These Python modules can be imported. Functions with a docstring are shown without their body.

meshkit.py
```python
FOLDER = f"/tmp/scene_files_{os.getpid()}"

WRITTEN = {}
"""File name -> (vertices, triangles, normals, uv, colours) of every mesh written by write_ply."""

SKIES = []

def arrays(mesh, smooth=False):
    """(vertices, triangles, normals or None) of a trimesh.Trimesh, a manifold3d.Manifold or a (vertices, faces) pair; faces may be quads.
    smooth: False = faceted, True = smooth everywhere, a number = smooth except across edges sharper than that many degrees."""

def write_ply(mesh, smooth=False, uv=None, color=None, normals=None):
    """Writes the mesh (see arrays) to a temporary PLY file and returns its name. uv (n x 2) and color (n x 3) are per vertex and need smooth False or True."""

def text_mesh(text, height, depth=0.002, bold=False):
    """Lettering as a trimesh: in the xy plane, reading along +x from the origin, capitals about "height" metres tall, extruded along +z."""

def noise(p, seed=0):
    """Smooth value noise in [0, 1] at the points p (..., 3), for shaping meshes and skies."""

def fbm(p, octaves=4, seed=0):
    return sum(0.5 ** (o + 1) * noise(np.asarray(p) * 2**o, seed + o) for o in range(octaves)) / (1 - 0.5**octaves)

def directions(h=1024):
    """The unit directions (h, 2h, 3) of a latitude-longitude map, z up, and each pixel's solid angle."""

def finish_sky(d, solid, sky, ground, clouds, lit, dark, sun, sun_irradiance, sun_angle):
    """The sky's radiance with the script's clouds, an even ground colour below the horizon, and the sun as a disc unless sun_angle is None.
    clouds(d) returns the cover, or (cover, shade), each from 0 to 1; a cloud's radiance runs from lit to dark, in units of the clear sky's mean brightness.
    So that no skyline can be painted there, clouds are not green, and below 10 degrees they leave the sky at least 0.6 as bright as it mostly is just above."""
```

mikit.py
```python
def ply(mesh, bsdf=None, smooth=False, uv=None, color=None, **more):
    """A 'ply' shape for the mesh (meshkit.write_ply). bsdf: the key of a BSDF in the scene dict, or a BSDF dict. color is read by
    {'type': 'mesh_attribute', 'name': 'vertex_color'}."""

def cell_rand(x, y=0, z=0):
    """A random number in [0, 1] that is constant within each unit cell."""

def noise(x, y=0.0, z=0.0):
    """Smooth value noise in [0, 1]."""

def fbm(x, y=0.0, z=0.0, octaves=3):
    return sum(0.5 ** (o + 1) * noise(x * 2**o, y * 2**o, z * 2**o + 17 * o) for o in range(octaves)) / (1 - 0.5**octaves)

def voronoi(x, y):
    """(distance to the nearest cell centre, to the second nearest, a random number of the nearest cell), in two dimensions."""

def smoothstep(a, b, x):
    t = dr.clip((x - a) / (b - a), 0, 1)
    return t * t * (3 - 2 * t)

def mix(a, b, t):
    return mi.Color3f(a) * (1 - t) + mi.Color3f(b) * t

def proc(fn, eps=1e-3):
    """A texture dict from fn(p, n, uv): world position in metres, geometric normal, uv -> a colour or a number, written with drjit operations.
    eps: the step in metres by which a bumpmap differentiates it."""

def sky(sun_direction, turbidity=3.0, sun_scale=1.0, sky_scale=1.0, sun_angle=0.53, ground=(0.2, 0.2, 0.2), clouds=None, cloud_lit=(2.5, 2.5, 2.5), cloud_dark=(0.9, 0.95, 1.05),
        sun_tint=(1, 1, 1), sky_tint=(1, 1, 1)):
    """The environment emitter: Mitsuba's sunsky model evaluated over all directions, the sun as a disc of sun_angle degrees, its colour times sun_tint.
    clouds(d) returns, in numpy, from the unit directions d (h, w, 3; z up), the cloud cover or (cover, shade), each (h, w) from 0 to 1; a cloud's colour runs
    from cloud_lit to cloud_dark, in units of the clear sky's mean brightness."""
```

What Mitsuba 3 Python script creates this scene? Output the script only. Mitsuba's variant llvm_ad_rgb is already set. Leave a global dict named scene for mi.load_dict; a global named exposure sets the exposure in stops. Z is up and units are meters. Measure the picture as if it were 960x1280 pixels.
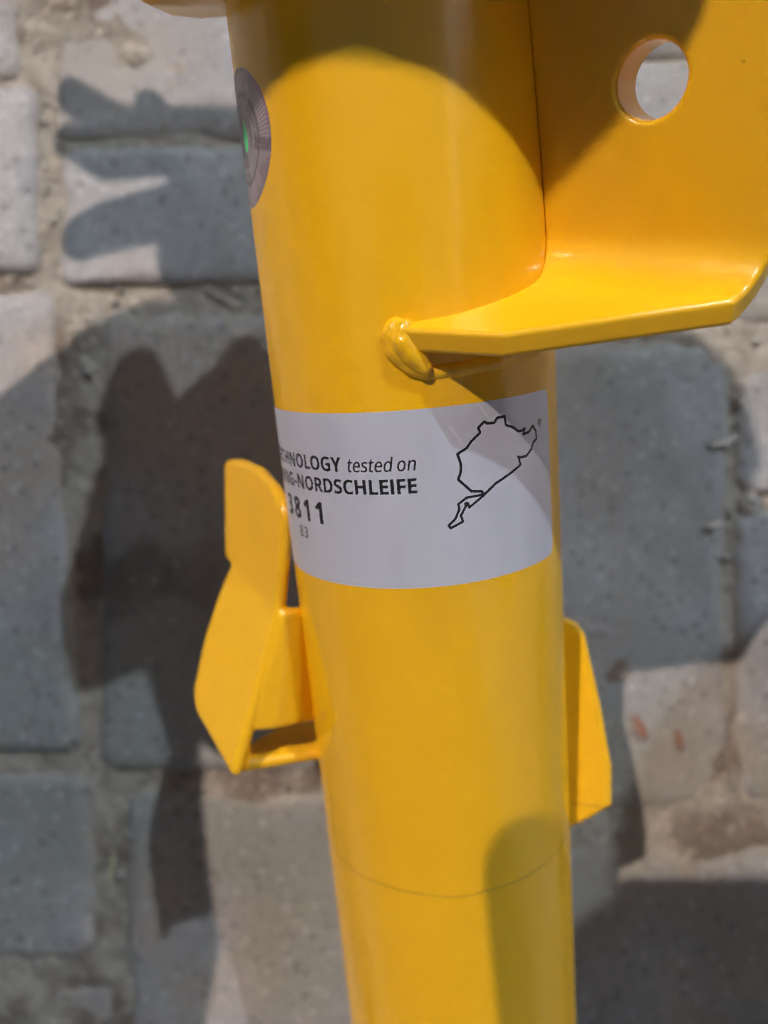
import math, random
import numpy as np, trimesh, shapely, mapbox_earcut
import drjit as dr, mitsuba as mi, mikit, meshkit
import manifold3d as m3
from scipy.spatial import Delaunay
from shapely.geometry import Polygon, LineString
from mikit import noise, fbm, voronoi, smoothstep, mix, proc

scene, labels = {}, {}
rng = np.random.default_rng(7)

# ------------------------------------------------------------------ frames, camera, light
# "lens frame": millimetres, x right, y up, z towards the viewer.  "tube frame": millimetres, x right, y away, z along the tube.
F_PX = 972.0
TILT = math.radians(93.0)                              # how far the lens looks below the horizon
UP = np.array([0, math.cos(TILT), math.sin(TILT)])     # world up in the lens frame
NORTH = np.array([0, UP[2], -UP[1]])
HEIGHT = 206.0 * UP[2]                                 # lens above the paving, mm
P0 = np.array([7.4, 0, -145.8])                        # point of the tube axis
AX = np.array([.09156, -1, -.26868]); AX /= np.linalg.norm(AX)
ZT = -AX
XT = np.cross(AX, [0, 0, 1.0]); XT *= np.sign(XT[0]) / np.linalg.norm(XT)
YT = np.cross(ZT, XT)
R = 25.0

def lens_to_world(c):
    c = np.asarray(c, float)
    return np.stack([c[..., 0], c @ NORTH, c @ UP + HEIGHT], -1) / 1000
def tube_to_lens(t):
    t = np.asarray(t, float)
    return P0 + t[..., :1] * XT + t[..., 1:2] * YT + t[..., 2:3] * ZT
def tube_to_world(t): return lens_to_world(tube_to_lens(t))
def lens_to_tube(c):
    d = np.asarray(c, float) - P0
    return np.stack([d @ XT, d @ YT, d @ ZT], -1)
def dir_world(d): d = np.asarray(d, float); return np.array([d[0], d @ NORTH, d @ UP])
def sight(px):
    px = np.atleast_2d(np.asarray(px, float))
    return np.c_[(px[:, 0] - 480) / F_PX, -(px[:, 1] - 640) / F_PX, -np.ones(len(px))]
def at(px, depth): return sight(px) * np.reshape(depth, (-1, 1))           # measured point, lens frame
def ground(px):
    d = sight(px); return d * (-HEIGHT / (d @ UP))[:, None]                  # on the paving, lens frame
def on_plane(px, a, b, c):
    n = np.cross(b - a, c - a); d = sight(px)
    return d * ((a @ n) / (d @ n))[:, None]

EYE = lens_to_world(np.zeros(3))
T = mi.ScalarTransform4f
scene['camera'] = {'type': 'thinlens', 'fov': math.degrees(2 * math.atan(480 / F_PX)), 'fov_axis': 'x', 'aperture_radius': 0.0015, 'focus_distance': 0.118,
    'near_clip': 0.004, 'far_clip': 30.0,
    'to_world': T().look_at(origin=EYE.tolist(), target=(EYE + dir_world([0, 0, -1])).tolist(), up=dir_world([0, 1, 0]).tolist())}
LAMP_A = np.array([-.405, .555, .85])      # warm lamp, towards it, lens frame
LAMP_B = np.array([.36, .75, .70])        # cool lamp
exposure = 0.0
AMBIENT = .115
scene['surroundings'] = {'type': 'constant', 'radiance': {'type': 'rgb', 'value': [AMBIENT * .88, AMBIENT * 1.0, AMBIENT * 1.18]}}

# ------------------------------------------------------------------ materials
TM = [[float(c) for c in dir_world(a)] for a in (XT, YT, ZT)]
TO = [float(c) for c in tube_to_world(np.zeros(3))]
def tube_xyz(p):
    """position in the tube frame, metres (for marks on the paint)"""
    q = [p.x - TO[0], p.y - TO[1], p.z - TO[2]]
    return [TM[k][0] * q[0] + TM[k][1] * q[1] + TM[k][2] * q[2] for k in range(3)]
YELLOW = (.80, .405, .0055)
def paint_colour(p, n, uv):
    x, y, z = tube_xyz(p)
    k = fbm(x * 60, y * 60, z * 60)
    c = mix((.78, .408, .004), (.81, .436, .005), k)
    chip = smoothstep(.962, .975, noise(x * 1100 + 9, y * 1100, z * 1100)) * smoothstep(.58, .66, noise(x * 60, y * 60 + 4, z * 60))
    chip = chip * smoothstep(.026, .030, x)
    c = mix(c, (.09, .04, .012), chip)
    c = mix(c, (.55, .30, .02), smoothstep(.62, .8, fbm(x * 35 + 4, y * 35, z * 18, octaves=4)) * .28)
    line = smoothstep(.00034, .00010, dr.abs(z + .0642 + (noise(x * 160, y * 160) - .5) * .0006))
    return mix(c, (.42, .21, .02), line * .5)
def paint_rough(p, n, uv): return .15 + .13 * smoothstep(.35, .7, fbm(p.x * 55, p.y * 55, p.z * 55, octaves=4)) + .10 * smoothstep(.62, .75, noise(p.x * 300 + p.y * 90, p.y * 120, p.z * 200))
def paint_bump(p, n, uv):
    return mi.Float(.000010) * noise(p.x * 1500, p.y * 1500, p.z * 1500) + .000036 * noise(p.x * 520, p.y * 520, p.z * 520)
scene['yellow_paint'] = {'type': 'twosided', 'b': {'type': 'bumpmap', 'arbitrary': proc(paint_bump, eps=1.5e-4), 'scale': 1.0,
    'bsdf': {'type': 'principled', 'base_color': proc(paint_colour), 'roughness': proc(paint_rough), 'specular': .5, 'clearcoat': 1.0, 'clearcoat_gloss': .97}}}
def foil_colour(p, n, uv):
    x, y, z = tube_xyz(p)
    c = mix((.60, .60, .69), (.66, .665, .75), fbm(x * 90, y * 90, z * 25))
    c = mix(c, (.54, .53, .64), smoothstep(.5, .8, noise(x * 160, y * 160, z * 60 + 3)) * .5)
    scratch = smoothstep(.86, .95, noise((x * .8 + z * .5) * 3500, (z * .8 - x * .5) * 160, 2)) * smoothstep(.55, .75, noise(x * 150, z * 150, 7))
    return mix(c, (.8, .8, .84), scratch * .45)
scene['silver_foil'] = {'type': 'twosided', 'b': {'type': 'principled', 'base_color': proc(foil_colour), 'roughness': .40, 'metallic': .4, 'specular': .6}}
scene['black_ink'] = {'type': 'twosided', 'b': {'type': 'principled', 'base_color': {'type': 'rgb', 'value': [.006, .006, .009]}, 'roughness': .5}}
scene['grey_ink'] = {'type': 'twosided', 'b': {'type': 'principled', 'base_color': {'type': 'rgb', 'value': [.07, .055, .07]}, 'roughness': .5}}
def holo_colour(p, n, uv):
    r, a = dr.sqrt(uv.x * uv.x + uv.y * uv.y), dr.atan2(uv.y, uv.x)      # millimetres from the middle, radians
    ticks = .5 + .5 * dr.sin(a * 90)
    ring = smoothstep(6.6, 7.0, r) * smoothstep(9.5, 9.2, r)
    c = mix((.23, .215, .205), (.28, .235, .25), ring)
    c = mix(c, (.44, .39, .42), ring * ticks * smoothstep(.35, .6, noise(a * 3, 1)) * .75)
    c = mix(c, (.36, .22, .25), smoothstep(8.9, 9.6, r) * smoothstep(.4, .7, noise(a * 1.6 + 4, 2)) * .8)
    c = mix(c, (.17, .155, .15), smoothstep(4.2, 3.9, r) * .6)
    c = mix(c, (.44, .42, .41), smoothstep(.45, .7, noise(uv.x * .5 + 3, uv.y * .35)) * .35)
    disc = smoothstep(.3, .0, dr.abs(r - 4.4))
    c = mix(c, (.36, .33, .34), disc * .7)
    c = mix(c, (.12, .10, .11), smoothstep(.5, .2, dr.abs(r - 6.3)) * .45)
    wedge = smoothstep(.25, .1, dr.abs(a + .25) * r * .2) * smoothstep(4.5, 5.5, r)
    c = mix(c, (.12, .09, .11), wedge * .7)
    c = c * mi.Color3f(.98, .91, .94)
    return mix(c, (.40, .36, .39), smoothstep(.7, .85, noise(r * 2, a * 14)) * .35)
scene['hologram_foil'] = {'type': 'twosided', 'b': {'type': 'principled', 'base_color': proc(holo_colour), 'roughness': .35, 'metallic': .3, 'specular': .5}}
scene['hologram_green'] = {'type': 'twosided', 'b': {'type': 'principled', 'base_color': {'type': 'rgb', 'value': [.10, .68, .24]}, 'roughness': .4}}
STAIN = [float(v) for v in lens_to_world(ground([(185, 722)]))[0]]
def stone_colour(p, n, uv):
    x, y = p.x * .8 + p.y * .6, p.y * .8 - p.x * .6
    k = fbm(x * 38, y * 38, p.z * 20 + 3, octaves=5)
    c = mix((.29, .28, .285), (.40, .385, .385), smoothstep(.25, .75, k))
    c = mix(c, (.39, .315, .255), smoothstep(.45, .70, fbm(x * 15 + 8, y * 15, 4, octaves=4)) * .75)
    sx, sy = (p.x - STAIN[0]) / .026 + .5 * (noise(p.x * 90, p.y * 90, 3) - .5), (p.y - STAIN[1]) / .0095 + 1.2 * (noise(p.x * 110, p.y * 110, 7) - .5)
    c = mix(c, (.13, .095, .075), smoothstep(1.15, .45, dr.sqrt(sx * sx + sy * sy)) * .75)
    c = mix(c, (.235, .235, .185), smoothstep(.45, .68, fbm(x * 14 + 3, y * 14, 6, octaves=4)) * .55)
    c = mix(c, (.31, .315, .33), smoothstep(.5, .62, fbm(x * 55 + 1, y * 55, 8, octaves=4)) * .35)
    g = fbm(x * 1500, y * 1500, 1, octaves=3)
    c = c * (.63 + .58 * g)
    v1, v2, w = voronoi(x * 260, y * 260)
    c = mix(c, (.56, .54, .53), smoothstep(.22, .12, v1) * smoothstep(.80, .86, w) * .6)
    c = mix(c, (.12, .11, .105), smoothstep(.3, .16, v1) * smoothstep(.26, .18, w) * .55)
    return mix(c, (.33, .285, .235), smoothstep(.0002, -.0022, p.z + .0022 * (k - .5)) * .8)
def stone_bump(p, n, uv):
    return .00022 * fbm(p.x * 420 + p.y * 130, p.y * 420 - p.x * 130, p.z * 420, octaves=3) + .0009 * fbm(p.x * 70, p.y * 70, 2, octaves=3)
scene['paver_stone'] = {'type': 'twosided', 'b': {'type': 'bumpmap', 'arbitrary': proc(stone_bump, eps=3e-4), 'scale': 1.0,
    'bsdf': {'type': 'principled', 'base_color': proc(stone_colour), 'roughness': .62, 'specular': .4}}}
def sand_colour(p, n, uv):
    c = mix((.24, .205, .165), (.44, .39, .335), fbm(p.x * 240, p.y * 240, 1, octaves=4))
    c = mix(c, (.14, .10, .075), smoothstep(.5, .68, fbm(p.x * 40 + 2, p.y * 40, 5)) * .75)
    return mix(c, (.5, .44, .36), smoothstep(.72, .85, noise(p.x * 900, p.y * 900, 3)) * .6)
def sand_bump(p, n, uv): return .0006 * fbm(p.x * 900, p.y * 900, octaves=2) + .0012 * fbm(p.x * 260, p.y * 260, 2, octaves=2)
scene['joint_sand'] = {'type': 'twosided', 'b': {'type': 'bumpmap', 'arbitrary': proc(sand_bump, eps=2e-4), 'scale': 1.0,
    'bsdf': {'type': 'principled', 'base_color': proc(sand_colour), 'roughness': .9, 'specular': .2}}}
def flat(name, rgb, rough=.6, **k): scene[name] = {'type': 'twosided', 'b': {'type': 'principled', 'base_color': {'type': 'rgb', 'value': list(rgb)}, 'roughness': rough, **k}}
flat('dead_plant', (.075, .055, .04), .8); flat('red_leaf', (.26, .12, .08), .7); flat('straw_dry', (.42, .40, .26), .6); flat('pale_chip', (.5, .46, .42), .6); flat('dark_hole', (.035, .03, .027), .9)
flat('grit_stone', (.33, .30, .26), .7); flat('phone_black', (.02, .02, .022), .15); flat('lamp_metal', (.5, .5, .5), .4, metallic=.8)
flat('skin', (.50, .27, .19), .5); flat('sleeve_cloth', (.05, .055, .08), .9); flat('plaster', (.60, .63, .66), .9)

# ------------------------------------------------------------------ mesh helpers
def put(key, mesh, bsdf, to=tube_to_world, smooth=35, **more):
    """one entry of the scene; the mesh is in millimetres of the frame that `to` leaves"""
    if hasattr(mesh, 'to_mesh'):
        m = mesh.to_mesh(); mesh = trimesh.Trimesh(np.array(m.vert_properties[:, :3], float), np.array(m.tri_verts), process=False)
    mesh = trimesh.Trimesh(to(mesh.vertices), mesh.faces, process=False)
    scene[key] = mikit.ply(mesh, bsdf, smooth=smooth, **more)
def say(key, label, category=None, group=None, kind=None):
    labels[key] = {k: v for k, v in dict(label=label, category=category, group=group, kind=kind).items() if v}
def as_manifold(mesh):
    m = m3.Manifold(m3.Mesh(np.asarray(mesh.vertices, np.float32), np.asarray(mesh.faces, np.uint32)))
    if m.is_empty(): raise ValueError(f'{m.status()} {mesh.is_watertight}')
    return m
def ball(p, r, n=20): return m3.Manifold.sphere(r, n).translate([float(v) for v in p])
def hull(pts, r, n=20):
    r = np.broadcast_to(r, len(pts))
    return m3.Manifold.batch_hull([ball(p, float(q), n) for p, q in zip(pts, r)])
def chain(pts, r, n=20):
    r = np.broadcast_to(r, len(pts)); out = m3.Manifold()
    for k in range(len(pts) - 1): out = out + hull(pts[k:k + 2], r[k:k + 2], n)
    return out
def soft(man, edge, rounds=8):
    m = man.refine_to_length(edge).to_mesh(); t = trimesh.Trimesh(np.array(m.vert_properties[:, :3], float), np.array(m.tri_verts), process=True)
    trimesh.smoothing.filter_taubin(t, iterations=rounds); return t
def rounded_sheet(poly, t, r=.6, step=.8, rings=5, grid=0):
    """a plate of thickness t from a flat outline (holes too), z from -t to 0, all its edges rounded by r"""
    vs, ends, nrm = [], [], []
    poly = shapely.geometry.polygon.orient(poly)
    for ring in [poly.exterior, *poly.interiors]:
        c = np.array(shapely.segmentize(LineString(ring.coords), step).coords)[:-1]
        e = np.roll(c, -1, 0) - c; e /= np.linalg.norm(e, axis=1)[:, None]
        n1 = np.c_[-e[:, 1], e[:, 0]]; n = n1 + np.roll(n1, 1, 0); n /= np.linalg.norm(n, axis=1)[:, None]
        n = n / np.maximum((n * n1).sum(1), .5)[:, None]      # towards the inside
        vs.append(c); nrm.append(n); ends.append(len(c))
    v, n, ends = np.vstack(vs), np.vstack(nrm), np.cumsum(ends)
    th = np.linspace(0, math.pi / 2, rings)
    prof = [(r * (1 - math.sin(a)), -r * (1 - math.cos(a))) for a in th[::1]]          # from the top face out to the side
    prof = [(r - r * math.sin(a), -r + r * math.cos(a)) for a in th]
    prof = prof + [(i, -t - z) for i, z in prof[::-1]]
    V = np.vstack([np.c_[v + n * i, np.full(len(v), z)] for i, z in prof]); N = len(v); F = []
    inner = v + n * r
    if grid:                                               # inner points, so that the plate can be bent
        x0, y0, x1, y1 = poly.bounds; gx, gy = np.meshgrid(np.arange(x0, x1, grid), np.arange(y0, y1, grid)); gp = np.c_[gx.ravel(), gy.ravel()]
        gp = gp[shapely.contains_xy(poly.buffer(-r - .55 * step - .25), gp[:, 0], gp[:, 1])]
        pts = np.vstack([inner, gp]); tri = Delaunay(pts).simplices; c = pts[tri].mean(1)
        core = Polygon(inner[:ends[0]], [inner[a:b] for a, b in zip(ends[:-1], ends[1:])]).buffer(0)
        tri = tri[shapely.contains_xy(core, c[:, 0], c[:, 1])]
        d1, d2 = pts[tri[:, 1]] - pts[tri[:, 0]], pts[tri[:, 2]] - pts[tri[:, 0]]; a2 = d1[:, 0] * d2[:, 1] - d1[:, 1] * d2[:, 0]
        tri = np.where((a2 < 0)[:, None], tri[:, ::-1], tri); tri = tri[np.abs(a2) > 1e-7]
        K = len(gp); top = np.where(tri < N, tri, tri - N + len(V)); low = np.where(tri < N, tri + N * (len(prof) - 1), tri - N + len(V) + K)
        V = np.vstack([V, np.c_[gp, np.zeros(K)], np.c_[gp, np.full(K, -t)]]); F += [top, low[:, ::-1]]
    else:
        flat = v + n * r * .3 + np.random.default_rng(1).normal(0, 2e-5, v.shape)
        tri = mapbox_earcut.triangulate_float64(flat.astype(np.float64), ends.astype(np.uint32)).reshape(-1, 3)
        d1, d2 = v[tri[:, 1]] - v[tri[:, 0]], v[tri[:, 2]] - v[tri[:, 0]]; a2 = d1[:, 0] * d2[:, 1] - d1[:, 1] * d2[:, 0]
        tri = tri[:, ::-1] if a2.sum() < 0 else tri
        F += [tri, tri[:, ::-1] + N * (len(prof) - 1)]
    nxt = np.arange(N) + 1; s = 0
    for e in ends: nxt[e - 1] = s; s = e
    for k in range(len(prof) - 1):
        a, b, c, d = np.arange(N) + k * N, nxt + k * N, nxt + (k + 1) * N, np.arange(N) + (k + 1) * N
        F += [np.c_[a, c, b], np.c_[a, d, c]]
    return trimesh.Trimesh(V, np.vstack(F), process=False)
def wrapped(poly, off, step=.9):
    """a flat outline (u along the girth, z along the tube, mm) laid on the tube in narrow strips, standing `off` proud, as a thin skin; also its flat vertices"""
    V, F, n = [], [], 0
    x0, z0, x1, z1 = poly.bounds
    for k in range(math.floor(x0 / step), math.ceil(x1 / step)):
        piece = poly.intersection(shapely.box(k * step, z0 - 1, (k + 1) * step, z1 + 1))
        for g in getattr(piece, 'geoms', [piece]):
            if g.geom_type != 'Polygon' or g.area < 1e-6: continue
            v, f = trimesh.creation.triangulate_polygon(g, engine='earcut')
            d1, d2 = v[f[:, 1]] - v[f[:, 0]], v[f[:, 2]] - v[f[:, 0]]
            f = np.where((d1[:, 0] * d2[:, 1] - d1[:, 1] * d2[:, 0] < 0)[:, None], f[:, ::-1], f)
            V.append(v); F.append(f + n); n += len(v)
    v = np.vstack(V); a = v[:, 0] / R
    return trimesh.Trimesh(np.c_[(R + off) * np.sin(a), -(R + off) * np.cos(a), v[:, 1]], np.vstack(F), process=False), v

BOLD = {"T":[75,[[[2,84,2,100,73,100,73,84,47,84,47,0,28,0,28,84]]]],"E":[73,[[[12,100,66,100,66,85,30,84,31,60,64,60,64,44,30,44,30,16,66,16,66,0,12,0]]]],"C":[84,[[[7,43,8,60,11,74,19,87,28,95,39,100,47,101,65,100,80,95,74,80,64,84,57,86,47,85,39,81,34,76,29,68,27,55,28,37,29,31,34,23,40,17,50,14,61,15,76,19,76,3,65,0,57,-1,42,-1,29,3,23,7,15,17,9,31]]]],"H":[100,[[[12,100,30,100,31,60,69,60,69,100,88,100,88,0,69,0,69,44,31,44,30,0,12,0]]]],"N":[105,[[[12,100,35,100,36,99,77,26,76,100,93,100,93,0,70,0,28,76,29,0,12,0]]]],"O":[104,[[[7,43,8,62,12,77,18,88,25,94,32,98,47,101,57,101,69,99,82,92,87,85,91,79,95,67,96,57,96,43,94,31,92,23,86,13,79,7,72,2,61,-1,46,-1,36,0,27,5,20,10,14,19,10,29],[28,44,30,30,33,24,38,19,43,16,49,14,58,15,66,18,70,23,74,30,77,44,77,56,75,66,73,73,69,79,61,84,55,86,46,85,38,81,33,76,29,66,27,56]]]],"L":[72,[[[12,100,30,100,30,16,68,16,68,0,12,0]]]],"G":[97,[[[7,44,8,60,12,76,18,85,29,95,40,100,51,101,73,100,86,95,80,80,65,85,53,86,45,84,38,79,31,72,28,63,27,55,27,45,29,31,34,24,38,20,48,15,64,15,70,17,70,40,51,40,51,56,88,56,87,4,73,0,60,-1,44,-1,30,3,23,8,14,19,10,30]]]],"Y":[80,[[[0,100,21,100,40,57,60,100,80,100,50,39,50,0,31,0,31,38]]]],"R":[86,[[[12,100,46,100,53,99,65,95,71,89,75,82,77,76,76,62,71,52,65,48,59,44,86,0,64,0,42,39,30,39,30,0,12,0],[30,54,46,54,51,56,55,60,57,65,57,73,56,77,54,81,46,85,30,85]]]],"D":[97,[[[12,100,48,100,59,98,72,92,79,85,83,80,86,73,89,62,89,45,88,38,86,28,81,19,73,10,68,7,61,3,50,0,12,0],[30,16,44,16,56,20,64,27,68,37,70,46,70,57,67,68,61,78,51,84,45,85,30,84]]]],"S":[74,[[[6,21,21,16,37,14,46,17,50,24,50,30,46,36,41,39,22,48,16,52,11,58,7,67,7,78,8,84,12,91,22,98,35,101,52,100,67,96,67,94,62,80,49,85,36,86,29,83,26,77,26,70,30,65,55,52,60,49,65,43,68,36,69,24,66,16,63,10,55,3,45,0,39,-1,19,0,6,4]]]],"I":[52,[[[5,0,5,11,16,14,16,86,5,89,5,100,47,100,47,89,35,86,35,14,47,11,47,0]]]],"F":[70,[[[12,100,66,100,66,85,30,84,30,56,64,56,64,40,30,40,30,0,12,0]]]],"-":[44,[[[4,45,40,45,40,29,4,29]]]],"3":[77,[[[5,4,5,20,23,14,38,14,45,16,48,19,51,27,50,34,46,40,36,43,20,44,20,59,35,59,44,63,47,67,49,72,49,76,47,81,40,85,31,86,22,84,14,79,6,92,18,99,31,101,46,101,57,97,64,91,66,86,68,78,67,70,63,62,59,58,48,52,59,49,66,43,68,39,70,32,70,24,66,13,57,4,52,1,43,-1,21,-1]]]],"8":[77,[[[6,21,6,32,9,39,15,46,23,52,14,61,9,69,8,81,12,91,19,97,26,100,34,101,47,101,56,98,61,95,64,92,68,86,69,81,68,71,63,61,52,52,63,45,71,35,72,29,72,22,70,15,67,9,60,3,52,0,44,-1,29,-1,22,1,15,5,8,12],[23,29,24,19,29,15,35,13,42,13,48,15,52,18,54,24,54,28,52,33,48,38,37,44,31,41,25,35],[26,78,28,69,32,65,39,61,49,68,51,74,51,78,49,83,46,85,41,87,36,87,32,85,28,82]]]],"1":[77,[[[9,75,38,100,55,100,55,0,36,0,36,78,19,64]]]]}
LIGHT = {"t":[48,[[[2,65,2,71,13,76,17,93,25,93,25,75,44,75,44,65,25,64,26,17,28,13,32,10,39,9,45,11,45,1,44,0,37,-1,26,-1,20,2,15,7,12,17,12,65]]]],"e":[75,[[[7,32,8,47,10,57,15,65,22,72,35,77,48,76,57,71,64,62,68,51,68,35,21,35,21,32,23,21,25,17,30,13,39,9,48,9,65,14,65,3,56,0,48,-1,37,-1,26,1,18,7,14,12,9,21],[23,56,21,45,55,45,54,53,52,59,48,63,42,66,35,66,29,63]]]],"s":[63,[[[7,15,19,10,33,9,41,12,44,18,44,23,40,28,17,39,9,46,7,53,7,62,9,67,14,71,19,74,29,77,42,76,55,72,56,71,51,61,39,65,28,66,23,64,19,58,19,54,23,50,46,39,55,31,57,24,57,17,56,12,53,7,47,2,40,0,34,-1,19,-1,7,3]]]],"d":[82,[[[7,31,7,44,8,53,11,60,15,67,21,72,26,75,39,77,46,75,50,73,58,66,57,107,71,107,71,0,60,0,58,10,52,4,44,0,32,-1,25,0,20,3,13,10,9,20],[20,41,21,28,23,19,30,11,35,9,42,9,51,13,56,20,58,34,57,51,52,61,47,64,41,66,35,66,29,63,25,59,22,51]]]],"o":[80,[[[7,32,7,47,10,58,15,66,20,71,26,74,36,77,47,76,53,74,61,70,69,59,72,44,72,31,71,23,69,17,64,9,60,5,53,1,44,-1,36,-1,28,0,22,3,15,10,12,15,9,22],[20,42,22,21,25,16,31,11,36,9,44,9,51,13,57,20,59,33,58,49,56,55,53,61,48,64,43,66,34,65,28,63,24,57,22,51]]]],"n":[82,[[[11,0,11,75,22,75,24,65,31,72,40,76,53,76,62,73,67,67,71,55,71,0,58,0,58,55,54,63,47,66,35,64,29,59,26,54,24,43,24,0]]]]}

# ------------------------------------------------------------------ paving
A_ = lambda pts: [tuple(ground([p])[0][:2]) for p in pts]
def paver_outline(x0, y0, x1, y1, seed, skew=(0, 0, 0, 0)):
    """outline in world mm of a stone whose corners are measured on the paving"""
    q = lens_to_world(ground([(x0 + skew[0], y0 + skew[1]), (x1, y0 - skew[1]), (x1 + skew[2], y1 + skew[3]), (x0, y1 - skew[3])]))[:, :2] * 1000
    g = Polygon(q).buffer(-3.0).buffer(4.2)
    c = np.array(shapely.segmentize(g.exterior, 1.6).coords)[:-1]
    d = c - c.mean(0); d /= np.linalg.norm(d, axis=1)[:, None]
    c = c + d * ((meshkit.fbm(np.c_[c / 14, np.full(len(c), seed * 3.1)], 3)[:, None] - .5) * 3.0 + (meshkit.fbm(np.c_[c / 3.5, np.full(len(c), seed * 1.3)], 2)[:, None] - .5) * 1.6)
    return Polygon(c).buffer(0)
def paver(outline, seed):
    rs = np.random.default_rng(seed)
    c = np.array(outline.exterior.coords)[:-1]; N = len(c); mid = np.array(outline.centroid.coords[0])
    d = mid - c; L = np.linalg.norm(d, axis=1)[:, None]; d /= L
    prof = [(0, -25.0), (0, -4.0), (.5, -2.6), (1.5, -1.4), (3.0, -.55), (5.0, -.12), (7.5, 0.0)]
    V = [np.c_[c + d * i, np.full(N, z)] for i, z in prof]
    for k in (.88, .76, .64, .52, .4, .28, .16, .06): V.append(np.c_[mid - d * (L - 7.5) * k, np.zeros(N)])
    V = np.vstack(V + [np.r_[mid, 0][None]]); M = (len(V) - 1) // N; a = np.arange(N); b = (a + 1) % N; F = []
    for k in range(M - 1): F += [np.c_[a + k * N, b + k * N, b + (k + 1) * N], np.c_[a + k * N, b + (k + 1) * N, a + (k + 1) * N]]
    F.append(np.c_[a + (M - 1) * N, b + (M - 1) * N, np.full(N, len(V) - 1)])
    tilt = rs.normal(0, .006, 2)
    V[:, 2] += (meshkit.fbm(np.c_[V[:, :2] / 22, np.full(len(V), seed * 1.7)], 3) - .5) * 2.4 + (V[:, :2] - mid) @ tilt + rs.uniform(-.5, .3)
    m = trimesh.Trimesh(V, np.vstack(F), process=False)
    if m.face_normals[-1, 2] < 0: m.invert()
    return m
mm = lambda v: np.asarray(v, float) / 1000
stones = [(-330, -260, 22, 92), (-330, 108, 46, 338), (-330, 362, 66, 938), (-330, 972, 116, 1196), (-330, 1236, 150, 1600),
          (66, -330, 545, 172), (76, 178, 540, 352), (128, 388, 560, 964), (160, 992, 590, 1560),
          (560, -330, 1000, 71), (556, 77, 1010, 404), (576, 428, 910, 1016), (606, 1062, 1080, 1560),
          (1022, -330, 1330, 440), (923, 466, 1330, 612), (921, 640, 1330, 1000), (1098, 1046, 1500, 1560)]
n_stone = 0
def add_stone(g, seed):
    global n_stone
    put('pavement__paver' + (f'_{n_stone:03d}' if n_stone else ''), paver(g, seed), 'paver_stone', mm, smooth=50); n_stone += 1
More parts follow.
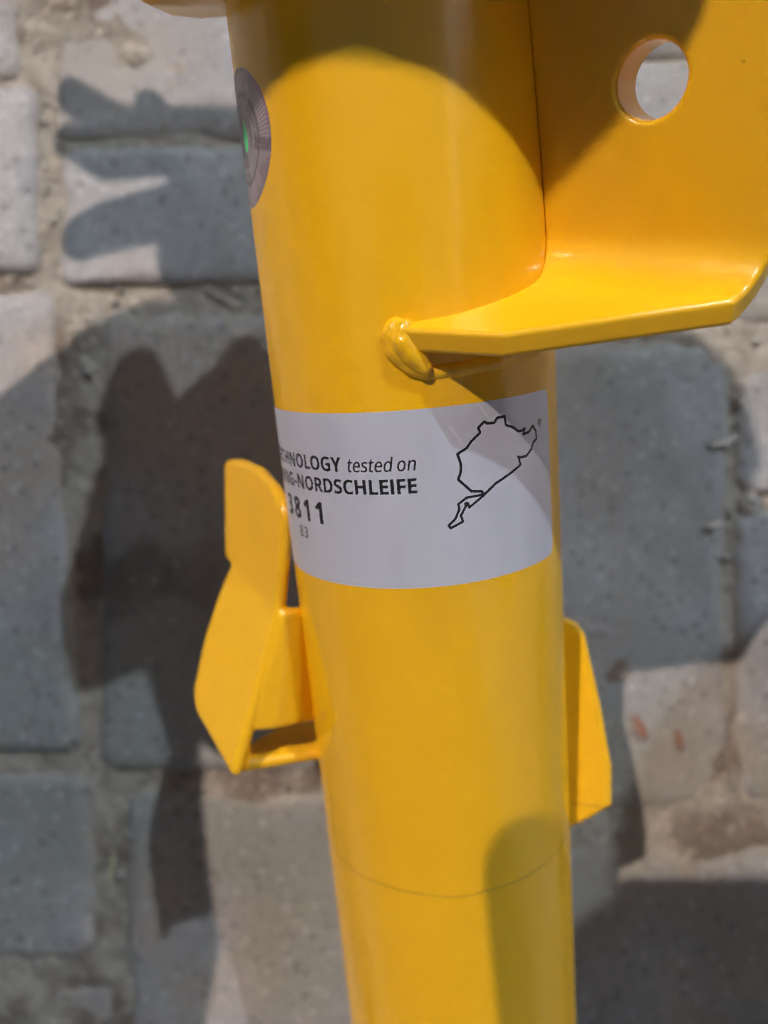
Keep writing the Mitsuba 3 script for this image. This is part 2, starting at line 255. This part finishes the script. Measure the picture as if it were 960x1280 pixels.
for i, s in enumerate(stones):
    add_stone(paver_outline(*s, i + 1, skew=(0, 9 if s[1] in (182, 178) else 0, 32 if s[1] == 362 else 0, -8 if s[0] == 576 else 0)), i + 1)
w0 = lens_to_world(ground([(-330, 1600), (1500, -330)]))[:, :2] * 1000
seen = Polygon(lens_to_world(ground([(-345, -345), (1340, -345), (1510, 1575), (-345, 1615)]))[:, :2] * 1000).buffer(5)
for iy in range(-6, 7):                                   # the paving goes on past the picture
    x = -900 + (iy % 2) * 55
    while x < 900:
        w = rng.uniform(95, 150); y = iy * 104 + rng.uniform(-3, 3)
        g = shapely.box(x, y - 47, x + w - 10, y + 47).difference(seen)
        if g.geom_type == 'Polygon' and g.area > 1500 and len(g.interiors) == 0:
            g = g.buffer(-5).buffer(5)
            if g.geom_type == 'Polygon' and not g.is_empty: add_stone(g, 100 + n_stone)
        x += w
gx, gy = np.meshgrid(np.arange(-130, 131, 1.25), np.arange(-160, 161, 1.25), indexing='ij')
gz = -1.6 + (meshkit.fbm(np.stack([gx / 9, gy / 9, gx * 0], -1), 4) - .5) * 3.0 + (meshkit.fbm(np.stack([gx / 30, gy / 30, gx * 0 + 4], -1), 2) - .5) * 3
edge = np.clip((130 - np.abs(gx)) / 6, 0, 1) * np.clip((160 - np.abs(gy)) / 6, 0, 1)
gz = -3.5 + (gz + 3.5) * edge
i = np.arange(gx.size).reshape(gx.shape)
quads = np.stack([i[:-1, :-1], i[1:, :-1], i[1:, 1:], i[:-1, 1:]], -1).reshape(-1, 4)
sand_v = np.c_[gx.ravel(), gy.ravel(), gz.ravel()]; k = len(sand_v)
far = np.array([[-130, -160], [130, -160], [130, 160], [-130, 160], [-4000, -4000], [4000, -4000], [4000, 4000], [-4000, 4000]], float)
sand_v = np.vstack([sand_v, np.c_[far, np.full(8, -3.5)]])
sand_f = np.vstack([quads[:, [0, 1, 2]], quads[:, [0, 2, 3]]] + [[[k + a, k + 4 + a, k + 4 + b], [k + a, k + 4 + b, k + b]] for a, b in ((0, 1), (1, 2), (2, 3), (3, 0))])
put('pavement__joint_sand', trimesh.Trimesh(sand_v, sand_f, process=False), 'joint_sand', mm, smooth=True)
say('pavement', 'worn grey stone paving with wide sandy joints under the yellow tube', kind='structure')
solid = shapely.union_all([paver_outline(*s, i + 1) for i, s in enumerate(stones)]).buffer(-2)
grit = []
while len(grit) < 420:
    p = np.array([rng.uniform(-105, 105), rng.uniform(-140, 140)])
    if solid.contains(shapely.Point(p)): continue
    s = rng.choice([.35, .5, .7, 1.0, 1.6], p=[.3, .3, .22, .13, .05])
    g = trimesh.creation.icosphere(subdivisions=1, radius=s); g.vertices *= rng.uniform(.6, 1.2, 3); g.vertices += rng.normal(0, .12 * s, g.vertices.shape)
    g.apply_translation([*p, -1.4 + rng.uniform(-.8, .7)]); grit.append(g)
put('pavement__joint_grit', trimesh.util.concatenate(grit), 'grit_stone', mm, smooth=True); labels['pavement__joint_grit'] = {'kind': 'stuff'}

# small things lying on the paving
def g_mm(px, lift): 
    q = lens_to_world(ground(px)) * 1000; q[:, 2] = lift; return q
tw = g_mm([(262, 354), (280, 362), (296, 371), (308, 376)], [1.2, 1.4, 1.2, .9])
put('twig', soft(chain(tw, [.45, .5, .4, .25], 10), .7, 3), 'dead_plant', mm); say('twig', 'thin dark broken twig lying by the joint left of the round foil seal', 'twig')
def flake(key, px, w, bsdf, label, cat, lift=.9, curl=.5):
    q = g_mm(px, lift); d = q[1] - q[0]; L = np.linalg.norm(d); d /= L; s = np.array([-d[1], d[0], 0])
    a = np.linspace(0, 1, 9); b = np.linspace(-1, 1, 5); V = []
    for t in a:
        for u in b: V.append(q[0] + d * L * t + s * u * w * (math.sin(math.pi * (t * .9 + .05)) ** .7) + [0, 0, curl * (u * u - .3) + .5 * math.sin(3 * t)])
    V = np.array(V); I = np.arange(45).reshape(9, 5); qd = np.stack([I[:-1, :-1], I[1:, :-1], I[1:, 1:], I[:-1, 1:]], -1).reshape(-1, 4)
    m = trimesh.Trimesh(np.vstack([V, V - [0, 0, .3]]), np.vstack([qd[:, [0, 1, 2]], qd[:, [0, 2, 3]], qd[:, [0, 2, 1]] + 45, qd[:, [0, 3, 2]] + 45]), process=False)
    put(key, m, bsdf, mm, smooth=True); say(key, label, cat)
flake('dry_leaf', [(790, 892), (806, 922)], 1.2, 'red_leaf', 'longer dry reddish leaf scrap on the sunlit stone right of the flat tab', 'leaf')
flake('dry_leaf_001', [(844, 910), (848, 936)], .9, 'red_leaf', 'shorter dry reddish leaf scrap farther right of the flat tab', 'leaf')
flake('straw', [(142, 1062), (136, 1118)], .7, 'straw_dry', 'pale straw blade lying in the joint at the lower left', 'straw', lift=-.5, curl=.2)
flake('stone_chip', [(884, 556), (922, 544)], 1.1, 'pale_chip', 'beige chip lying beside the dark pit at the right edge', 'chip', lift=1.0)
flake('stone_chip_001', [(932, 612), (952, 634)], 1.1, 'pale_chip', 'small bright white chip near the right edge below the beige chip', 'chip', lift=1.0)
flake('stone_chip_002', [(880, 656), (902, 650)], 1.0, 'pale_chip', 'faint thin chip on the shaded stone left of the bright white chip', 'chip', lift=1.0)

# ------------------------------------------------------------------ the strut
Z0, Z1 = -128.0, 101.0
prof = [(0, Z0), (R - 1.5, Z0), (R - .4, Z0 + .4), (R, Z0 + 1.5)] + [(R, z) for z in np.linspace(Z0 + 6, Z1 - 6, 40)] + [(R, Z1 - 1.5), (R - .4, Z1 - .4), (R - 1.5, Z1), (0, Z1)]
tube = trimesh.creation.revolve(np.array(prof), sections=256)
put('shock_absorber__tube', tube, 'yellow_paint', smooth=30)
say('shock_absorber', 'glossy yellow shock absorber tube with welded bracket, slanting across the picture', 'shock absorber')
for s in (-1, 1):                                        # two rounded lugs on the end of the tube
    lug = hull([(s * 13 - 3, -2, Z1 - 4), (s * 13 - 3, 3, Z1 - 4), (s * 13.5 - 3.5, -2, Z1 + 28), (s * 13.5 - 3.5, 3, Z1 + 28)], [8.5, 8.5, 6.5, 6.5], 40)
    put('shock_absorber__lug' + ('' if s < 0 else '_001'), lug, 'yellow_paint', smooth=40)
# upper flange of the bracket, parallel to the lower one; its rear lip shows at the top left
fo = Polygon([(-27, 20), (-33, 20), (-37, 11), (-37.5, -5), (-36, -16), (-30.5, -26), (-23.8, -33.6), (-17, -33.2), (-7.6, -31), (1, -33.2), (9, -35.6), (22.7, -36.5), (31.5, -35.2), (38, -33.5), (41, -20), (34, -2), (20, 0), (-10, 12)]).buffer(-1.2).buffer(2.4).buffer(-1.2).difference(shapely.Point(0, 0).buffer(24.5, quad_segs=32))
fo = max(getattr(fo, 'geoms', [fo]), key=lambda g: g.area)
upper = rounded_sheet(fo, 4.0, r=1.7, step=.8, rings=6, grid=2.0)
uv_ = upper.vertices; uv_[:, 2] += 4.0 + 85.4 + .22 * np.clip(uv_[:, 1] + 5, 0, 40)
put('shock_absorber__upper_flange', upper, 'yellow_paint', smooth=35)

# knuckle bracket: a bent plate.  Its front face is two planes (web, flange) with a fillet.
be, lean, THICK, RI = math.radians(40), .13, 3.7, 7.0
E0 = np.array([math.cos(be), -math.sin(be), 0])
Wd = np.array([-lean * math.sin(be), -lean * math.cos(be), 1]); Nw = -np.cross(E0, Wd); Nw /= np.linalg.norm(Nw)
Nw *= -1 if Nw[1] > 0 else 1                             # the web's normal, towards the viewer
Sw = np.array([21.3, -12.3, 50.0])                       # a point of the web's face, at the tube
pA = np.array([-1.5, -25.2, 35.4]); pK = lens_to_tube(at([(627, 416)], 104.5))[0]; pB = lens_to_tube(at([(918, 375)], 103.5))[0]
Nf = np.cross(pB - pA, pK - pA); Nf *= np.sign(Nf[2]); Nf /= np.linalg.norm(Nf)
E = np.cross(Nf, Nw); E /= np.linalg.norm(E); E *= np.sign(E[0])
W = np.cross(Nw, E); W *= np.sign(W[2]); Fd = np.cross(Nf, E); Fd *= np.sign(Fd @ -np.array([0, 1, 0]))
O = np.linalg.solve(np.array([Nw, Nf, E]), np.array([Nw @ Sw, Nf @ pA, E @ Sw]))
open_ang = math.acos(np.clip(W @ Fd, -1, 1)); turn = math.pi - open_ang; TAN = RI / math.tan(open_ang / 2); ARC = RI * turn
cen = O + W * TAN + Nw * RI                                # fillet centre (in the section)
def bend(st, w):
    """flat pattern (s, t), w = depth below the face -> tube frame"""
    s, t = st[:, 0:1], st[:, 1:2]; w = np.reshape(w, (-1, 1))
    a = np.clip((ARC / 2 - t) / RI, 0, turn)                # 0 at the web, turn at the flange
    n = Nw * np.cos(a) - W * -np.sin(a)
    n = Nw * np.cos(a) + W * np.sin(a)
    p = cen - n * RI
    p = p + W * np.maximum(t - ARC / 2, 0) + Fd * np.maximum(-t - ARC / 2, 0)
    return p + E * s - n * w
flat_web = lambda p: np.array([(p - O) @ E, (p - O) @ W - TAN + ARC / 2])
flat_fl = lambda p: np.array([(p - O) @ E, -((p - O) @ Fd - TAN) - ARC / 2])
def tube_side(t, gap):
    p, e = bend(np.array([[0, t]]), 0)[0], E
    a, b, c = e[0] ** 2 + e[1] ** 2, p[0] * e[0] + p[1] * e[1], p[0] ** 2 + p[1] ** 2 - (R + gap) ** 2
    q = b * b - a * c
    return (-b + math.sqrt(q)) / a if q > 0 else None
tA = flat_fl(pA)
left = []
for t in np.linspace(ARC / 2 + 38, tA[1] + .2, 70):
    g = -.2
    s = tube_side(t, g)
    if s is not None: left.append((s, t))
fl = [flat_fl(hitp) for hitp in (pA + [-1.2, -2.2, 0], pK + [0, -.2, 0], pB, lens_to_tube(at([(975, 332)], 107))[0])]
right = float(flat_web(lens_to_tube(on_plane([(1010, 150)], *[tube_to_lens(Sw + v) for v in (np.zeros(3), E * 10, W * 10)]))[0])[0])
out = [*map(tuple, left), *map(tuple, fl), (right, fl[-1][1] + 7), (right, ARC / 2 + 31), (right - 6, ARC / 2 + 38)]
hc = flat_web(lens_to_tube(on_plane([(813, 101)], *[tube_to_lens(Sw + v) for v in (np.zeros(3), E * 10, W * 10)]))[0])
plate = Polygon(out).buffer(0)
if plate.geom_type != 'Polygon': plate = max(plate.geoms, key=lambda g: g.area)
plate = plate.buffer(-.95).buffer(.95).difference(shapely.Point(*hc)  .buffer(4.8, quad_segs=24))
sheet = rounded_sheet(plate, THICK, r=.8, step=.6, rings=6, grid=1.3)
bracket = trimesh.Trimesh(bend(sheet.vertices[:, :2], -sheet.vertices[:, 2]), sheet.faces, process=False)
if bracket.volume < 0: bracket.invert()
put('shock_absorber__knuckle_bracket', bracket, 'yellow_paint', smooth=32)
ring_p = np.array([(4.85, -2.2), (4.85, -7.2), (7.4, -7.2), (7.4, -2.2)]); sleeve = trimesh.creation.revolve(np.vstack([ring_p, ring_p[:1]]), sections=64)
hole = bend(np.array([hc]), [0])[0]
put('shock_absorber__hole_sleeve', trimesh.Trimesh(hole + sleeve.vertices[:, :1] * E + sleeve.vertices[:, 1:2] * W + sleeve.vertices[:, 2:] * Nw, sleeve.faces, process=False), 'yellow_paint', smooth=40)
# weld bead round the flange's tip and under it
def skin(px, lift=0.0):
    out = []
    for d in sight(px):
        o = lens_to_tube(np.zeros(3)); dd = np.array([d @ XT, d @ YT, d @ ZT]); rr = R + lift
        a, b, c = dd[0] ** 2 + dd[1] ** 2, o[0] * dd[0] + o[1] * dd[1], o[0] ** 2 + o[1] ** 2 - rr * rr
        out.append(o + dd * (-b - math.sqrt(max(b * b - a * c, 0))) / a)
    return np.array(out)
wp = skin([(496, 404), (491, 412), (488, 423), (493, 436), (503, 448), (515, 459), (529, 467)], .0)
bead = chain(wp, [1.0, 1.4, 1.5, 1.6, 1.5, 1.3, .9], 40) + chain(skin([(506, 411), (505, 428), (515, 444), (529, 459)], .7), [1.5, 2.0, 1.9, 1.3], 40) + chain(skin([(529, 466), (570, 462), (620, 452), (665, 440), (690, 425)], -.6), [1.2, 1.4, 1.4, 1.4, 1.2], 40)
bead = soft(bead, .35, 60)
bead.vertices += bead.vertex_normals * ((meshkit.fbm(bead.vertices / 1.4, 2) - .5) * .34)[:, None]
put('shock_absorber__weld_bead', bead, 'yellow_paint', smooth=True)

# hose clip at the left: four folded faces of one sheet
TH = 1.3
F1, F2 = at([(348, 768)], 146)[0], at([(301, 905)], 150)[0]
M3 = at([(251, 864)], 163)[0]
main = lambda px: on_plane(px, F1, F2, M3)
mp = np.vstack([[F1, F2], main([(296, 960), (253, 884), (251, 862), (264, 800), (282, 745), (300, 703)])])
tng = lambda px: on_plane(px, F1, main([(300, 703)])[0], at([(357, 640)], 143.5)[0])
tp = np.vstack([[F1], main([(300, 703)]), tng([(290, 692), (289, 583), (303, 582), (326, 592), (347, 616), (356, 640), (354, 700)])])
cols = [np.vstack([F1, F2])] + [at([(a, 768), (b, y)], [d, e]) for a, b, y, d, e in ((357, 318, 905, 145.2, 148.6), (370, 345, 902, 146.2, 149.2), (383, 370, 896, 148.6, 151.2), (398, 400, 889, 153, 157))]
lp = at([(298, 957), (404, 940), (408, 904), (352, 916), (322, 934)], [153, 157, 168, 166, 160])
clip = m3.Manifold()
for pts in (mp, tp, *[np.vstack([cols[k], cols[k + 1]]) for k in range(4)], lp, np.vstack([F2, main([(296, 957)])[0], lp[:1], at([(306, 940)], 154.5)])):
    clip = clip + hull(lens_to_tube(pts), TH, 20)
cm = clip.refine_to_length(.9).to_mesh(); cm = trimesh.Trimesh(np.array(cm.vert_properties[:, :3], float), np.array(cm.tri_verts), process=True)
trimesh.smoothing.filter_taubin(cm, lamb=.5, nu=.505, iterations=30)
put('shock_absorber__hose_clip', cm, 'yellow_paint', smooth=True)
# flat tab at the right, welded on behind
ta, tb, tc = at([(700, 775)], 159)[0], at([(760, 960)], 158)[0], at([(700, 1040)], 163)[0]
tab = hull(lens_to_tube(on_plane([(690, 772), (706, 779), (717, 783), (725, 795), (744, 880), (758, 958), (758, 1002), (735, 1016), (690, 1038)], ta, tb, tc)), 1.0, 20)
put('shock_absorber__side_tab', tab, 'yellow_paint', smooth=40)

# silver label
u = lambda px: [(R * math.atan2(q[0], -q[1]), q[2]) for q in skin(px)]
lab = shapely.box(-62, -5.6, 24.6, 22.7).buffer(-1.6).buffer(1.6)
skin_m, _ = wrapped(lab, .09)
put('shock_absorber__sticker', skin_m, 'silver_foil', smooth=True); labels['shock_absorber__sticker'] = {'label': 'silver foil label with black print and a race circuit outline'}
def text_polys(font, text, height, right, base, xs, shear=0, track=0, space=.26, fat=.0):
    sc, x, ps = height / 100, 0, []
    for ch in text:
        if ch == ' ': x += space * 100; continue
        adv, polys = font[ch]
        for rings in polys:
            g = Polygon(np.reshape(rings[0], (-1, 2)), [np.reshape(r, (-1, 2)) for r in rings[1:]]).buffer(0)
            g = shapely.affinity.affine_transform(g, [sc * xs, sc * xs * shear, 0, sc, x * sc * xs, 0]).buffer(fat); ps.append(g)
        x += adv + track
    w = (x - track) * sc * xs
    return [shapely.affinity.translate(g, right - w, base) for g in ps]
BOLD['I'] = [40, [[[10, 0, 10, 100, 30, 100, 30, 0]]]]
tw_ = text_polys(LIGHT, 'tested on', 2.12, -1.85, 13.5, .92, shear=.2, fat=.02)
rows = [('lettering', tw_ + text_polys(BOLD, 'TECHNOLOGY', 2.28, -14.1, 13.5, 1.05, fat=.035) + text_polys(BOLD, 'RING-NORDSCHLEIFE', 2.3, -1.85, 9.93, 1.05, fat=.035) + text_polys(BOLD, '3811', 3.55, -18.4, 4.5, .95, track=24, fat=.09), 'black_ink'),
        ('small_print', text_polys(BOLD, '83', 2.0, -23.6, 1.2, .95, track=10), 'grey_ink')]
mp_ = lambda pts: u([(550 + x / 6.4, 505 + y / 6.4) for x, y in pts])
loop = [(345, 715), (330, 697), (250, 697), (143, 603), (163, 545), (165, 480), (137, 400), (212, 350), (245, 300), (318, 228), (303, 188), (350, 140), (375, 155), (430, 150), (452, 110), (512, 98), (522, 168), (580, 185), (620, 217), (650, 212), (674, 192), (660, 242), (705, 222), (737, 172), (760, 215), (766, 280), (742, 300), (725, 360), (685, 415), (630, 428), (620, 420), (640, 485), (550, 560), (440, 635), (345, 730)]
tail = [(345, 730), (232, 826), (218, 790), (200, 795), (205, 815), (165, 890), (182, 938), (85, 992), (68, 970), (120, 920), (152, 845), (145, 800), (210, 748), (345, 722)]
tune = shapely.union_all([LineString(mp_(loop)).buffer(.215), LineString(mp_(tail)).buffer(.20)])
reg = shapely.Point(mp_([(790, 147)])[0]); reg_g = [reg.buffer(.62).difference(reg.buffer(.47))] + [shapely.affinity.translate(shapely.affinity.scale(g, .62, .62, origin=(0, 0)), reg.x - .22, reg.y - .34) for g in text_polys(BOLD, 'R', 1.1, .7, 0, 1.0, fat=.03)]
rows.append(('circuit_outline', [tune] + reg_g, 'black_ink'))
for name, polys, ink in rows:
    parts = [wrapped(g, .14)[0] for p in polys for g in getattr(p, 'geoms', [p]) if g.area > 1e-4]
    put('shock_absorber__sticker__' + name, trimesh.util.concatenate(parts), ink, smooth=True)
# round foil seal
hu, hz = -30.9, 64.6
disc = shapely.Point(hu, hz).buffer(9.9, quad_segs=40)
hm, flatv = wrapped(disc, .09)
dx, dz = flatv[:, 0] - hu, flatv[:, 1] - hz
scene['shock_absorber__foil_seal'] = mikit.ply(trimesh.Trimesh(tube_to_world(hm.vertices), hm.faces, process=False), 'hologram_foil', smooth=True, uv=np.c_[dx, dz])
labels['shock_absorber__foil_seal'] = {'label': 'round greyish pink hologram seal wrapped round the tube edge'}
drop = shapely.affinity.scale(shapely.Point(hu + .9, hz + .2).buffer(1, quad_segs=16), 1.25, 2.1).union(Polygon([(hu + .0, hz + 1), (hu + 1.8, hz + 1), (hu + .9, hz + 3.2)]))
put('shock_absorber__foil_seal__green_drop', wrapped(drop, .14)[0], 'hologram_green', smooth=True)

# ------------------------------------------------------------------ outside the picture: what holds and lights the place
def lamp(key, d, dist, power, tint, label, r):
    d = d / np.linalg.norm(d); c = lens_to_world(d * dist * 1000); w = dir_world(d)
    bulb = trimesh.creation.icosphere(subdivisions=3, radius=r); bulb.apply_translation(c)
    le = power * dist ** 2 / (math.pi * r * r)
    scene[key + '__bulb'] = mikit.ply(bulb, 'lamp_metal', smooth=True, emitter={'type': 'area', 'radiance': {'type': 'rgb', 'value': [le * t for t in tint]}})
    a = np.linspace(.35, 1.25, 14); cup = np.array([(6 * r * math.sin(t), 6 * r * math.cos(t) - 1.6 * r) for t in a]); cup = np.vstack([cup, (cup * 1.06)[::-1]])
    m = trimesh.creation.revolve(np.vstack([cup, cup[:1]]), sections=48)
    m.apply_transform(trimesh.geometry.align_vectors([0, 0, 1], w)); m.apply_translation(c)
    scene[key + '__shade'] = mikit.ply(m, 'lamp_metal', smooth=40); say(key, label, 'lamp')
lamp('lamp', LAMP_A, 5.5, 2.6, (1.13, .98, .88), 'warm lamp high at the upper left, outside the picture', .03)
lamp('lamp_001', LAMP_B, 5.5, 1.35, (.82, 1.0, 1.17), 'cool lamp high at the upper right, outside the picture', .045)
lens = lambda v: lens_to_world(v)
ph = shapely.box(-48, -110, 27, 38.5).buffer(-14).buffer(14, quad_segs=12)
phone = rounded_sheet(ph, 8.0, r=2.5, step=3, rings=6); phone.vertices[:, 2] += 9.0
eyehole = shapely.Point(0, 0)
put('phone', phone, 'phone_black', lens, smooth=35); say('phone', 'black phone held flat above the paving, behind the lens', 'phone')
# left arm beside the lens; its shadow lies over the left of the paving
def above(px, depth):
    g = ground([px])[0]; k = (depth + g[2]) / (LAMP_A[2]); return g - LAMP_A * k if k > 0 else g + LAMP_A * ((-depth - g[2]) / LAMP_A[2])
arm = [(345, 480, 92, 62), (240, 562, 146, 58), (112, 722, 176, 48), (88, 950, 200, 36), (108, 1130, 208, 20), (85, 1300, 200, 6), (60, 1700, 210, -40)]
P_ = [above((a, b), d) for a, b, r, d in arm]; Rr = [r * .186 for a, b, r, d in arm]
body = chain(P_, Rr, 28)
def digits(pts, depth=62): return chain([above(p[:2], depth) for p in pts], [p[2] * .172 for p in pts], 18)
# the fist, whose shadow crosses the top of the tube and the bracket
fist = ((560, 619), (620, 639), (713, 664), (790, 672), (893, 671), (926, 606), (905, 530), (860, 485), (790, 455), (620, 460))
body = body + hull([above(p, d) for p in fist for d in (-45, -25)], 5, 16) + chain([above(p, d) for p, d in (((420, 400), 62), ((640, 530), -34))], [15, 17], 24)
body = body + chain([above(p, 50) for p in ((350, 560), (345, 700), (318, 880))], [17, 16, 15.5], 24)
body = body + hull([above(p, 62) for p in ((420, 330), (468, 405), (492, 452))], [9, 8.5, 8.5], 20)
body = body + hull([above(p, 62) for p in ((285, 300), (290, 370), (420, 250), (420, 420))], [11, 13, 13, 16], 20)
for f in (((330, 215, 46), (222, 211, 45), (155, 222, 40), (100, 206, 18)), ((300, 290, 36), (215, 306, 33), (165, 318, 32), (124, 331, 29)),
          ((300, 225, 34), (205, 203, 27), (160, 182, 27), (116, 155, 26)), ((300, 220, 34), (240, 200, 30), (213, 182, 27), (210, 172, 26))):
    body = body + digits(f)
put('person', soft(body, 3, 4), 'sleeve_cloth', lens, smooth=True); say('person', "photographer's bent arm in a dark glove and sleeve, left of the lens", 'person')

# a second sleeved arm on the right, over which the cool lamp throws a shadow
arm2 = chain([np.array(p, float) for p in ((198, 138, 0), (300, 124, 6), (430, 104, 20), (580, 80, 50))], [33, 38, 48, 56], 28) + chain([np.array(p, float) for p in ((168, 60, 2), (176, -10, 4), (380, -110, 20))], [44, 62, 70], 28)
put('person_001', soft(arm2, 6, 6), 'sleeve_cloth', lens, smooth=True); say('person_001', "bystander's sleeved forearm reaching in from the right of the lens", 'person')
# a pale plastered house wall some way to the right of the picture; the paint mirrors it
wall = trimesh.creation.box((120, 6000, 3800)); wall.apply_translation((2700, 500, 1896))
put('house_wall', wall, 'plaster', lambda v: np.asarray(v) / 1000, smooth=False); say('house_wall', 'pale plastered house wall to the right, outside the picture', 'wall')
